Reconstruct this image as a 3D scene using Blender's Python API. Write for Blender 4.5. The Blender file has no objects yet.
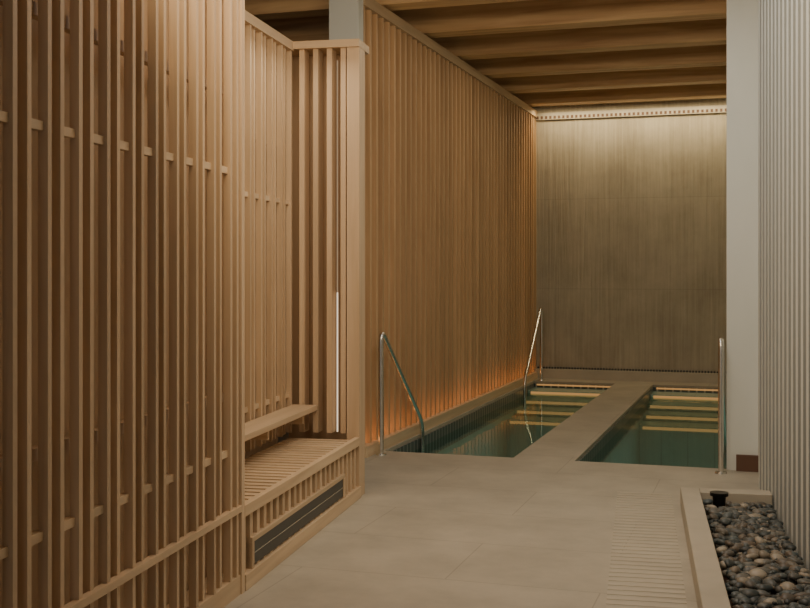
import bpy, math, random, bmesh
from mathutils import Vector, Matrix
random.seed(7)
scene=bpy.context.scene
AP=-math.atan(365/1125)      # pool hall frame
AL=-math.atan(0.209)         # corridor frame

# ---------------- materials ----------------
def newmat(name):
    m=bpy.data.materials.new(name); m.use_nodes=True
    nt=m.node_tree; b=nt.nodes['Principled BSDF']; return m,nt,b
def wood(name,c1,c2,scale,rough=0.55,vary=0.15):
    m,nt,b=newmat(name); N=nt.nodes; L=nt.links
    tc=N.new('ShaderNodeTexCoord'); mp=N.new('ShaderNodeMapping'); mp.inputs['Scale'].default_value=scale
    geo=N.new('ShaderNodeNewGeometry')
    add=N.new('ShaderNodeVectorMath'); add.operation='ADD'
    sc=N.new('ShaderNodeMath'); sc.operation='MULTIPLY'; sc.inputs[1].default_value=37.0
    L.new(geo.outputs['Random Per Island'],sc.inputs[0])
    L.new(tc.outputs['Object'],mp.inputs['Vector']); L.new(mp.outputs[0],add.inputs[0]); L.new(sc.outputs[0],add.inputs[1])
    n=N.new('ShaderNodeTexNoise'); n.inputs['Scale'].default_value=1.0; n.inputs['Detail'].default_value=5; n.inputs['Distortion'].default_value=0.6
    L.new(add.outputs[0],n.inputs['Vector'])
    r=N.new('ShaderNodeValToRGB'); r.color_ramp.elements[0].position=0.3; r.color_ramp.elements[1].position=0.72
    r.color_ramp.elements[0].color=(*c1,1); r.color_ramp.elements[1].color=(*c2,1)
    L.new(n.outputs['Fac'],r.inputs[0])
    hs=N.new('ShaderNodeHueSaturation')
    mr=N.new('ShaderNodeMapRange'); mr.inputs['To Min'].default_value=1-vary; mr.inputs['To Max'].default_value=1+vary*0.6
    L.new(geo.outputs['Random Per Island'],mr.inputs['Value']); L.new(mr.outputs[0],hs.inputs['Value'])
    L.new(r.outputs[0],hs.inputs['Color']); L.new(hs.outputs[0],b.inputs['Base Color'])
    b.inputs['Roughness'].default_value=rough
    return m
def plain(name,c,rough=0.6,metal=0,noise=None,nscale=(3,3,3),bump=0):
    m,nt,b=newmat(name); N=nt.nodes; L=nt.links
    b.inputs['Roughness'].default_value=rough; b.inputs['Metallic'].default_value=metal
    if noise is None: b.inputs['Base Color'].default_value=(*c,1); return m
    tc=N.new('ShaderNodeTexCoord'); mp=N.new('ShaderNodeMapping'); mp.inputs['Scale'].default_value=nscale
    n=N.new('ShaderNodeTexNoise'); n.inputs['Scale'].default_value=1; n.inputs['Detail'].default_value=6
    L.new(tc.outputs['Object'],mp.inputs[0]); L.new(mp.outputs[0],n.inputs['Vector'])
    r=N.new('ShaderNodeValToRGB'); r.color_ramp.elements[0].position=.3; r.color_ramp.elements[1].position=.7
    r.color_ramp.elements[0].color=(*noise,1); r.color_ramp.elements[1].color=(*c,1)
    L.new(n.outputs['Fac'],r.inputs[0]); L.new(r.outputs[0],b.inputs['Base Color'])
    if bump:
        bp=N.new('ShaderNodeBump'); bp.inputs['Strength'].default_value=bump; bp.inputs['Distance'].default_value=.01
        L.new(n.outputs['Fac'],bp.inputs['Height']); L.new(bp.outputs[0],b.inputs['Normal'])
    return m
def tiles(name,c1,c2,cm,w,h,rough=.5,mortar=.004,off=.5,lo=.82,hi=1.1):
    m,nt,b=newmat(name); N=nt.nodes; L=nt.links
    tc=N.new('ShaderNodeTexCoord')
    br=N.new('ShaderNodeTexBrick'); br.inputs['Scale'].default_value=1; br.offset=off
    br.inputs['Brick Width'].default_value=w; br.inputs['Row Height'].default_value=h; br.inputs['Mortar Size'].default_value=mortar
    br.inputs['Mortar Smooth'].default_value=.2
    br.inputs['Color1'].default_value=(*c1,1); br.inputs['Color2'].default_value=(*c2,1); br.inputs['Mortar'].default_value=(*cm,1)
    L.new(tc.outputs['Object'],br.inputs['Vector'])
    n=N.new('ShaderNodeTexNoise'); n.inputs['Scale'].default_value=2.2; n.inputs['Detail'].default_value=9; n.inputs['Roughness'].default_value=.65
    L.new(tc.outputs['Object'],n.inputs['Vector'])
    mr=N.new('ShaderNodeMapRange'); mr.inputs['From Min'].default_value=.3; mr.inputs['From Max'].default_value=.7
    mr.inputs['To Min'].default_value=lo; mr.inputs['To Max'].default_value=hi
    L.new(n.outputs['Fac'],mr.inputs['Value'])
    hs=N.new('ShaderNodeHueSaturation'); L.new(mr.outputs[0],hs.inputs['Value']); L.new(br.outputs['Color'],hs.inputs['Color'])
    L.new(hs.outputs[0],b.inputs['Base Color']); b.inputs['Roughness'].default_value=rough
    return m
def emit(name,c,s):
    m,nt,b=newmat(name)
    b.inputs['Base Color'].default_value=(.02,.02,.02,1); b.inputs['Emission Color'].default_value=(*c,1); b.inputs['Emission Strength'].default_value=s
    return m

W_V=wood('spruce_vertical',(.58,.415,.255),(.72,.54,.355),(22,22,1.0))
W_V2=wood('spruce_panel',(.49,.335,.20),(.61,.435,.275),(9,9,.7),vary=.08)
W_H=wood('spruce_lengthwise',(.60,.44,.275),(.74,.565,.37),(22,1.0,22))
W_X=wood('spruce_crosswise',(.58,.42,.26),(.74,.565,.37),(1.0,22,22),vary=.12)
W_M=wood('cedar_vertical',(.56,.36,.19),(.70,.475,.265),(22,22,1.0))
W_M2=wood('cedar_panel',(.46,.27,.13),(.58,.37,.19),(9,9,.7),vary=.08)
W_B=wood('glulam_beam',(.52,.31,.145),(.82,.58,.31),(.8,14,14),vary=.2,rough=.5)
W_C=wood('ceiling_board',(.52,.31,.16),(.64,.40,.22),(1,14,14),vary=.1)
M_STONE=tiles('limestone_floor',(.48,.44,.355),(.495,.455,.37),(.36,.325,.26),1.5,.75,mortar=.0035,lo=.80)
M_CURB=plain('limestone_trim',(.53,.485,.39),.5,noise=(.45,.41,.33),nscale=(4,4,4))
M_LIGHTSTRIPE=plain('light_stripe_limestone',(.545,.50,.405),.5,noise=(.485,.44,.355),nscale=(4,4,4))  # floor stone made lighter: light stripes painted as colour
M_WHITE=plain('white_plaster',(.74,.77,.73),.7,noise=(.68,.71,.67),nscale=(3,3,1))
M_RIBSHADE=plain('rib_side_shade',(.34,.36,.345),.8)  # white fins' sides painted grey for the shade on them
def backwall():
    m,nt,b=newmat('fluted_stucco'); N=nt.nodes; L=nt.links
    tc=N.new('ShaderNodeTexCoord')
    def nz(sc,det):
        mp=N.new('ShaderNodeMapping'); mp.inputs['Scale'].default_value=sc; L.new(tc.outputs['Object'],mp.inputs[0])
        n=N.new('ShaderNodeTexNoise'); n.inputs['Scale'].default_value=1; n.inputs['Detail'].default_value=det; n.inputs['Roughness'].default_value=.65
        L.new(mp.outputs[0],n.inputs['Vector']); return n
    a=nz((26,26,.8),6); c=nz((1.8,1.8,1.5),6)
    mx=N.new('ShaderNodeMath'); mx.operation='ADD'; L.new(a.outputs['Fac'],mx.inputs[0]); L.new(c.outputs['Fac'],mx.inputs[1])
    r=N.new('ShaderNodeValToRGB'); r.color_ramp.elements[0].position=.38; r.color_ramp.elements[1].position=.62
    r.color_ramp.elements[0].color=(.37,.33,.255,1); r.color_ramp.elements[1].color=(.53,.485,.385,1)
    h=N.new('ShaderNodeMath'); h.operation='MULTIPLY'; h.inputs[1].default_value=.5; L.new(mx.outputs[0],h.inputs[0]); L.new(h.outputs[0],r.inputs[0])
    br=N.new('ShaderNodeTexBrick'); br.offset=0; br.inputs['Scale'].default_value=1; br.inputs['Brick Width'].default_value=2.84; br.inputs['Row Height'].default_value=1.24
    br.inputs['Mortar Size'].default_value=.005; br.inputs['Color1'].default_value=(1,1,1,1); br.inputs['Color2'].default_value=(.95,.95,.95,1); br.inputs['Mortar'].default_value=(.86,.86,.86,1)
    sp=N.new('ShaderNodeSeparateXYZ'); cb=N.new('ShaderNodeCombineXYZ'); L.new(tc.outputs['Object'],sp.inputs[0]); L.new(sp.outputs['X'],cb.inputs['X']); L.new(sp.outputs['Z'],cb.inputs['Y']); L.new(cb.outputs[0],br.inputs['Vector'])
    ml=N.new('ShaderNodeMix'); ml.data_type='RGBA'; ml.blend_type='MULTIPLY'; ml.inputs[0].default_value=1
    L.new(r.outputs[0],ml.inputs[6]); L.new(br.outputs['Color'],ml.inputs[7]); L.new(ml.outputs[2],b.inputs['Base Color']); b.inputs['Roughness'].default_value=.9
    bp=N.new('ShaderNodeBump'); bp.inputs['Strength'].default_value=.8; bp.inputs['Distance'].default_value=.015
    L.new(a.outputs['Fac'],bp.inputs['Height']); L.new(bp.outputs[0],b.inputs['Normal'])
    return m
M_WALLB=backwall()
M_STEEL=plain('brushed_steel',(.75,.74,.70),.25,1.0)
M_DARK=plain('dark_grille',(.03,.034,.032),.35)
M_BLACK=plain('black_metal',(.012,.012,.012),.35,.6)
M_TEAL=tiles('pool_tile',(.34,.49,.43),(.32,.47,.41),(.24,.35,.31),.3,.3,rough=.3,mortar=.006,off=0)
M_DTEAL=tiles('waterline_tile',(.06,.08,.08),(.08,.105,.10),(.35,.37,.33),.1,.1,rough=.3,mortar=.012,off=0)
M_BROWN=plain('walnut_base',(.12,.06,.035),.5)
M_PLAST=plain('side_wall_plaster',(.42,.34,.26),.8)
M_LED=emit('warm_led',(1,.50,.16),.48)
M_LED2=emit('amber_led',(1,.42,.13),4.0)
M_LEAK=emit('light_leak_glow',(1,.80,.56),1.3)  # light leaking through the partition painted as emission, not a lamp
M_LEAK_DIM=emit('light_leak_glow_dim',(1,.66,.38),.35)  # weaker upper part of the same painted light leak
mw,nt,b=newmat('pool_water'); N=nt.nodes; L=nt.links
N.remove(b); out=[n for n in N if n.type=='OUTPUT_MATERIAL'][0]
tr=N.new('ShaderNodeBsdfTransparent'); tr.inputs[0].default_value=(.76,.91,.86,1)
gl=N.new('ShaderNodeBsdfGlossy'); gl.inputs['Roughness'].default_value=.03; gl.inputs['Color'].default_value=(.74,.88,.84,1)
fr=N.new('ShaderNodeFresnel'); fr.inputs['IOR'].default_value=1.33
mx=N.new('ShaderNodeMixShader'); tc=N.new('ShaderNodeTexCoord')
no=N.new('ShaderNodeTexNoise'); no.inputs['Scale'].default_value=3.2; no.inputs['Detail'].default_value=2
bp=N.new('ShaderNodeBump'); bp.inputs['Strength'].default_value=.12; bp.inputs['Distance'].default_value=.03
L.new(tc.outputs['Object'],no.inputs['Vector']); L.new(no.outputs['Fac'],bp.inputs['Height'])
L.new(bp.outputs[0],gl.inputs['Normal']); L.new(fr.outputs[0],mx.inputs[0]); L.new(tr.outputs[0],mx.inputs[1]); L.new(gl.outputs[0],mx.inputs[2])
L.new(mx.outputs[0],out.inputs['Surface'])
M_WATER=mw
mp_,nt,b=newmat('river_pebble'); N=nt.nodes; L=nt.links
geo=N.new('ShaderNodeNewGeometry'); r=N.new('ShaderNodeValToRGB'); cr=r.color_ramp
cr.elements[0].color=(.03,.036,.036,1); cr.elements[1].color=(.40,.36,.29,1)
for p,c in ((.3,(.055,.07,.07,1)),(.5,(.14,.11,.08,1)),(.65,(.08,.105,.11,1)),(.88,(.19,.16,.12,1))):
    e=cr.elements.new(p); e.color=c
L.new(geo.outputs['Random Per Island'],r.inputs[0]); L.new(r.outputs[0],b.inputs['Base Color']); b.inputs['Roughness'].default_value=.4
M_PEB=mp_

# ---------------- geometry helpers ----------------
class B:
    def __init__(s): s.v=[];s.f=[];s.mi=[];s.mats=[]
    def m(s,mat):
        if mat not in s.mats: s.mats.append(mat)
        return s.mats.index(mat)
    def box(s,x0,x1,y0,y1,z0,z1,mat,side=None):
        k=s.m(mat); o=len(s.v)
        x0,x1=min(x0,x1),max(x0,x1); y0,y1=min(y0,y1),max(y0,y1)
        s.v+=[(x0,y0,z0),(x1,y0,z0),(x1,y1,z0),(x0,y1,z0),(x0,y0,z1),(x1,y0,z1),(x1,y1,z1),(x0,y1,z1)]
        for j,f in enumerate(((0,3,2,1),(4,5,6,7),(0,1,5,4),(1,2,6,5),(2,3,7,6),(3,0,4,7))):
            s.f.append([o+i for i in f]); s.mi.append(s.m(side) if side and j in (2,4) else k)
    def make(s,name,ang,bevel=0,parent=None):
        me=bpy.data.meshes.new(name); me.from_pydata(s.v,[],s.f)
        for mt in s.mats: me.materials.append(mt)
        me.polygons.foreach_set('material_index',s.mi); me.update()
        ob=bpy.data.objects.new(name,me); scene.collection.objects.link(ob)
        if parent: ob.parent=parent
        else: ob.rotation_euler[2]=ang
        if bevel:
            md=ob.modifiers.new('bevel','BEVEL'); md.width=bevel; md.segments=2; md.limit_method='ANGLE'
        return ob
def tube(name,pts,rad,mat,ang,parent=None):
    cu=bpy.data.curves.new(name,'CURVE'); cu.dimensions='3D'; cu.bevel_depth=rad; cu.bevel_resolution=6; cu.resolution_u=10
    sp=cu.splines.new('BEZIER'); sp.bezier_points.add(len(pts)-1)
    for p,(co,hl,hr) in zip(sp.bezier_points,pts):
        p.co=co; p.handle_left=hl; p.handle_right=hr
    cu.materials.append(mat)
    ob=bpy.data.objects.new(name,cu); scene.collection.objects.link(ob)
    if parent: ob.parent=parent
    else: ob.rotation_euler[2]=ang
    return ob
def rounded(pts,r):
    P=[Vector(p) for p in pts]; out=[]
    for i,p in enumerate(P):
        if i in (0,len(P)-1):
            q=P[1] if i==0 else P[-2]; d=(q-p)*.2
            out.append((p,p-d,p+d) if i==0 else (p,p+d,p-d)); continue
        a=(P[i-1]-p).normalized(); c=(P[i+1]-p).normalized()
        s=p+a*r; e=p+c*r
        out.append((s,s+a*.05,s-a*r*.6)); out.append((e,e-c*r*.6,e+c*.05))
    return out

# ---------------- room shell (pool frame) ----------------
PF=8.82; PE=15.0; BW=15.5
wl0,wl1,wr0,wr1=-3.04,-1.95,-1.46,-.31
WZ=-.12
g=B()
g.box(-8,5,-4,PF,-.2,0,M_STONE)
g.box(-8,wl0,PF,BW+.3,-.2,0,M_STONE)
g.box(wl1,wr0,PF,PE,-.2,0,M_STONE)
g.box(wl0,wr1,PE,BW+.3,-.2,0,M_STONE)
g.box(wr1,5,PF,BW+.3,-.2,0,M_STONE)
g.make('floor',AP)

def pool(name,a,c):
    emp=bpy.data.objects.new(name,None); scene.collection.objects.link(emp); emp.rotation_euler[2]=AP
    D=-1.1
    s=B()
    s.box(a,c,PF,PE,D-.05,D,M_TEAL)
    s.box(a,a+.012,PF,PE,D,-.25,M_TEAL); s.box(c-.012,c,PF,PE,D,-.25,M_TEAL)
    s.box(a,c,PE-.012,PE,D,-.25,M_TEAL); s.box(a,c,PF,PF+.012,D,-.25,M_TEAL)
    s.box(a,a+.012,PF,PE,-.25,-.03,M_DTEAL); s.box(c-.012,c,PF,PE,-.25,-.03,M_DTEAL)
    s.box(a,c,PE-.012,PE,-.25,-.03,M_DTEAL); s.box(a,c,PF,PF+.012,-.25,-.03,M_DTEAL)
    s.make('basin',0,parent=emp)
    s=B(); l=B()
    l.box(a+.05,c-.05,PE-.03,PE-.013,-.055,-.035,M_LED)
    for k in range(4):
        z=-.085-.075*k; v=PE-.42*(k+1)
        s.box(a+.013,c-.013,v,PE-.42*k-.013,D,z,M_TEAL)
        l.box(a+.05,c-.05,v-.014,v-.001,z-.045,z-.012,M_LED)
    s.make('steps',0,parent=emp); l.make('step_lights',0,parent=emp)
    w=B(); w.v=[(a+.012,PF+.012,WZ),(c-.012,PF+.012,WZ),(c-.012,PE-.012,WZ),(a+.012,PE-.012,WZ)]; w.f=[[0,1,2,3]]; w.mi=[0]; w.mats=[M_WATER]
    w.make('water',0,parent=emp)
pool('plunge_pool',wl0,wl1); pool('plunge_pool',wr0,wr1)

g=B()
g.box(-8,3,BW,BW+.25,0,4.6,M_WALLB)
g.make('wall_back',AP)
g=B()
g.box(-3.1,-.31,BW-.12,BW,0,.13,M_CURB)
for i in range(70):
    x=-3.08+i*.0395; g.box(x,x+.02,BW-.03,BW,.13,.155,M_DARK)
g.make('baseboard_back',AP)
g=B()
g.box(-3.1,-.31,BW-.05,BW,3.585,3.68,M_CURB)
for i in range(46):
    x=-3.09+i*.06; g.box(x,x+.032,BW-.056,BW-.049,3.595,3.635,M_BROWN)
g.make('trim_back',AP)
g=B()
g.box(-.31,-.06,8.78,BW,0.0,4.6,M_WHITE)
g.box(-.06,1.6,8.78,9.1,0,4.6,M_WHITE)
g.make('wall_pier',AP)
g=B(); g.box(-.24,.02,8.745,8.779,0.0,.12,M_BROWN); g.make('baseboard_pier',AP)
g=B(); g.box(-8.2,-8,-4,BW+.3,0,4.6,M_PLAST); g.make('wall_left',AP)
g=B(); g.box(-8,5,-4,BW+.3,4.45,4.6,W_C); g.make('ceiling',AP)
g=B()
for i in range(9):
    v=15.1-1.2*i
    e=-.06 if v>8.8 else 2.5
    g.box(-8,e,v-.12,v+.12,3.74,4.12,W_B)
    g.box(-8,e,v+.45,v+.59,4.12,4.45,W_B)
g.make('ceiling_beams',AP,bevel=.008)

g=B()
V0=8.45
g.box(-3.32,-3.22,V0,BW,0,3.7,W_M2)
pt=.155
n=int((BW-V0)/pt)
for i in range(n+1):
    v=V0+.03+i*pt
    g.box(-3.17,-3.10,v,v+.04,.09,3.62,W_M)
for z in (.35,1.95,3.3):
    g.box(-3.22,-3.17,V0,BW,z,z+.04,W_H)
g.box(-3.22,-3.06,V0,BW,0,.09,W_H)
g.box(-3.34,-3.08,V0,BW,3.62,3.71,W_H)
g.box(-3.212,-3.18,V0+.1,BW-.1,.09,.11,M_LED2)
g.make('slatted_wall',AP)
g=B(); g.box(-3.34,-3.09,8.33,8.449,0,4.45,M_WHITE); g.make('white_column',AP,bevel=.004)

# ---------------- corridor frame ----------------
HT=3.02; UF=-1.81; UB=-2.27
g=B()
def peg_screen(g,uf,v0,v1,z0,z1,pitch=.1,w=.024,d=.034):
    n=int((v1-v0)/pitch)
    for i in range(n+1):
        v=v1-.04-i*pitch
        back=(i%2)*.012
        g.box(uf-d-back,uf-back,v,v+w,z0,z1,W_V)
        if i%2==1:
            for z in (.655,1.935):
                g.box(uf-d-.01,uf-.014,v+w,v+pitch,z,z+.03,W_H)
    for z in (.9,2.3):
        g.box(uf-d-.05,uf-d-.012,v0,v1,z,z+.04,W_V2)
peg_screen(g,UF,.2,4.85,.09,HT-.06)
g.box(UF-.034,UF,4.89,4.914,.09,HT-.06,W_V)
g.box(UF-.02,UF+.012,.2,4.94,.385,.412,W_H)
g.box(UF-.14,UF+.0,.2,4.97,0,.09,W_H)
g.box(UF-.16,UF+.01,.2,4.97,HT-.06,HT,W_H)
g.box(UF-.16,UF+.006,4.94,4.98,0,HT-.06,W_V)
g.box(UF-.19,UF-.16,.2,4.97,0,HT,W_V2)
g.make('slatted_screen',AL)
g=B()
peg_screen(g,UB,4.985,7.2,.42,HT-.06,.1)
g.box(UB-.17,UB-.14,4.985,7.3,0,HT-.0,W_V2)
g.box(UB-.16,UB+.01,4.985,7.2,HT-.06,HT,W_H)
g.box(UB-.2,UF-.20,4.95,4.985,0,HT,W_V2)
for i in range(4):
    u=UB+.045+i*.095
    g.box(u,u+.035,7.2,7.31,.42,HT-.05,W_V)
g.box(UB-.1,UF-.08,7.42,7.45,0,HT-.05,W_V2)
g.box(UF-.085,UF,7.19,7.34,0,HT-.05,W_V)
g.box(-1.983,-1.976,7.26,7.27,.42,1.35,M_LEAK)  # glowing sliver added for light leaking between the fins
g.box(-1.983,-1.976,7.26,7.27,1.35,2.9,M_LEAK_DIM)
g.box(UB-.2,UF+.002,7.17,7.46,HT-.05,HT,W_X)
g.make('slatted_booth',AL)
g=B()
n=int((7.17-4.99)/.085)
for i in range(n):
    v=5.0+i*.085
    g.box(UB+.0,UF-.03,v,v+.055,.36,.395,W_X)
g.box(UF-.03,UF+.004,4.99,7.185,.345,.40,W_H)
g.box(UB+.02,UF-.05,4.99,7.185,.32,.355,W_V2)
n=int((7.17-4.99)/.1)
for i in range(n+1):
    v=5.0+i*.1
    g.box(UF-.045,UF-.01,v,v+.04,.07,.345,W_V)
g.box(UF-.10,UF-.07,4.99,7.185,.0,.345,W_V2)
g.box(UF-.06,UF+.01,4.99,7.2,0,.075,W_H)
g.box(UF-.04,UF+.002,5.10,6.82,.20,.225,W_H)
g.box(UF-.04,UF+.002,6.80,6.83,.075,.20,W_V)
g.box(UF-.04,UF+.002,5.10,5.13,.075,.20,W_V)
g.box(UF-.04,UF-.006,5.13,6.80,.085,.20,M_DARK)
g.box(UF-.006,UF-.002,5.13,6.80,.14,.146,M_STEEL)
g.make('slatted_bench',AL,bevel=.002)
g=B(); g.box(UB+.002,-2.095,4.99,7.19,.57,.605,W_H)
for v in (5.4,6.3,7.0): g.box(UB+.002,-2.14,v,v+.03,.50,.57,W_X)
g.make('wall_shelf',AL,bevel=.003)

# right ribbed wall: upright fins on a backing wall
s=B(); v=-3.0; pitch=.19
while v<8.15:
    s.box(.80,.86,v,v+.085,0,4.45,M_WHITE,side=M_RIBSHADE); v+=pitch
s.box(.86,1.0,-3,9.2,0,4.45,M_WHITE)
s.make('wall_right',AL)
g=B()
g.box(.25,.365,1.0,7.36,0,.12,M_CURB)
g.box(.365,.795,7.22,7.36,0,.12,M_CURB)
g.box(.365,.795,1.0,7.22,0,.02,M_BROWN)
g.make('planter',AL,bevel=.004)
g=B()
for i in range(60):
    v=3.1+i*.078; g.box(-.15,.205,v,v+.045,0,.002,M_LIGHTSTRIPE)
g.make('floor_light_stripes',AL)  # thin bars modelled in place of light stripes falling on the floor
bm=bmesh.new(); bmesh.ops.create_icosphere(bm,subdivisions=2,radius=1); bm.verts.ensure_lookup_table()
tv=[v.co.copy() for v in bm.verts]; tf=[[v.index for v in f.verts] for f in bm.faces]; bm.free()
V=[];F=[]
for i in range(2700):
    u=random.uniform(.39,.785); v=random.uniform(2.0,7.19); r=random.uniform(.014,.038)
    z=random.uniform(.04,.085)
    if (u-.47)**2+(v-7.08)**2<.010: continue
    sx,sy,sz=r*random.uniform(.9,1.4),r*random.uniform(.75,1.05),r*random.uniform(.45,.7)
    R=Matrix.Rotation(random.uniform(0,6.28),3,'Z')@Matrix.Rotation(random.uniform(-.6,.6),3,'X')
    o=len(V); ph=random.uniform(0,6)
    u=min(max(u,.37+sx),.78-sx)
    for c in tv:
        w=1+.16*math.sin(2.3*c.x+ph)+.12*math.cos(3*c.y+ph)
        p=R@Vector((c.x*sx*w,c.y*sy*w,c.z*sz)); V.append((min(p.x+u,.796),p.y+v,p.z+z))
    F+=[[o+a for a in f] for f in tf]
me=bpy.data.meshes.new('pebble_bed'); me.from_pydata(V,[],F); me.materials.append(M_PEB)
me.polygons.foreach_set('use_smooth',[True]*len(F))
ob=bpy.data.objects.new('pebble_bed',me); scene.collection.objects.link(ob); ob.rotation_euler[2]=AL

def cyl(bb,u,v,z0,z1,r0,r1,mat,n=24):
    k=bb.m(mat); o=len(bb.v)
    for i in range(n):
        a=2*math.pi*i/n
        bb.v+=[(u+r0*math.cos(a),v+r0*math.sin(a),z0),(u+r1*math.cos(a),v+r1*math.sin(a),z1)]
    for i in range(n):
        j=(i+1)%n; bb.f.append([o+2*i,o+2*j,o+2*j+1,o+2*i+1]); bb.mi.append(k)
    bb.f.append([o+2*i+1 for i in range(n)]); bb.mi.append(k)
    bb.f.append([o+2*i for i in range(n)][::-1]); bb.mi.append(k)
g=B(); cyl(g,.47,7.08,.021,.13,.035,.04,M_BLACK); cyl(g,.47,7.08,.13,.15,.055,.055,M_BLACK)
g.make('garden_uplight',AL)

def rail(u,v0,v1,zl):
    emp=bpy.data.objects.new('handrail',None); scene.collection.objects.link(emp); emp.rotation_euler[2]=AP
    pts=rounded([(u,v0,0),(u,v0,1.02),(u,v1,.12),(u,v1,zl)],.1)
    tube('rail_tube',pts,.02,M_STEEL,0,parent=emp)
    b=B(); cyl(b,u,v0,0,.012,.045,.042,M_STEEL); b.make('floor_flange',0,parent=emp)
rail(-3.0,8.62,9.75,-1.09)
rail(-2.95,15.1,14.0,-.3)
rail(-.345,8.62,9.75,-1.09)

# ---------------- lights ----------------
def area(name,loc,rot,sx,sy,en,col,ang):
    d=bpy.data.lights.new(name,'AREA'); d.shape='RECTANGLE'; d.size=sx; d.size_y=sy; d.energy=en; d.color=col
    o=bpy.data.objects.new(name,d); scene.collection.objects.link(o)
    R=Matrix.Rotation(ang,4,'Z')
    o.matrix_world=R@Matrix.Translation(loc)@Matrix.Rotation(rot[2],4,'Z')@Matrix.Rotation(rot[0],4,'X')@Matrix.Rotation(rot[1],4,'Y')
    return o
area('wall_wash_light',(-1.7,BW-.3,3.7),(math.radians(8),0,0),2.6,.15,22,(1,.78,.46),AP)
area('hall_fill',(-1.7,10.8,3.72),(0,0,0),2.0,4.0,19,(1,.84,.60),AP)  # added fill under the closed ceiling, no skylight opening here
area('corridor_fill',(-.3,6.2,3.7),(0,0,0),1.2,4.0,42,(1,.94,.84),AL)  # added overhead fill for the corridor and screen, ceiling is solid
area('beam_fill',(-1.2,3.5,3.15),(math.radians(103),0,0),2.6,.5,72,(1,.77,.50),AP)  # free-hanging fill added to brighten the beam fronts, no window behind it
area('booth_downlight',(-2.02,6.1,2.9),(0,0,0),.15,1.8,7,(1,.86,.64),AL)
for a,c in ((wl0,wl1),(wr0,wr1)):
    area('pool_fill',((a+c)/2,11,-.2),(0,0,0),.7,3.5,4,(.85,1,.95),AP)  # unseen fill added below the surface to brighten basin and water
w=bpy.data.worlds.new('World'); scene.world=w; w.use_nodes=True
w.node_tree.nodes['Background'].inputs[0].default_value=(.88,.95,1,1); w.node_tree.nodes['Background'].inputs[1].default_value=.56

# ---------------- camera ----------------
cd=bpy.data.cameras.new('Camera'); cam=bpy.data.objects.new('Camera',cd); scene.collection.objects.link(cam)
cd.lens=50; cd.sensor_width=36; cd.shift_y=-34/810; cam.location=(0,0,1.5); cam.rotation_euler=(math.pi/2,0,0)
cd.clip_start=.05
scene.camera=cam
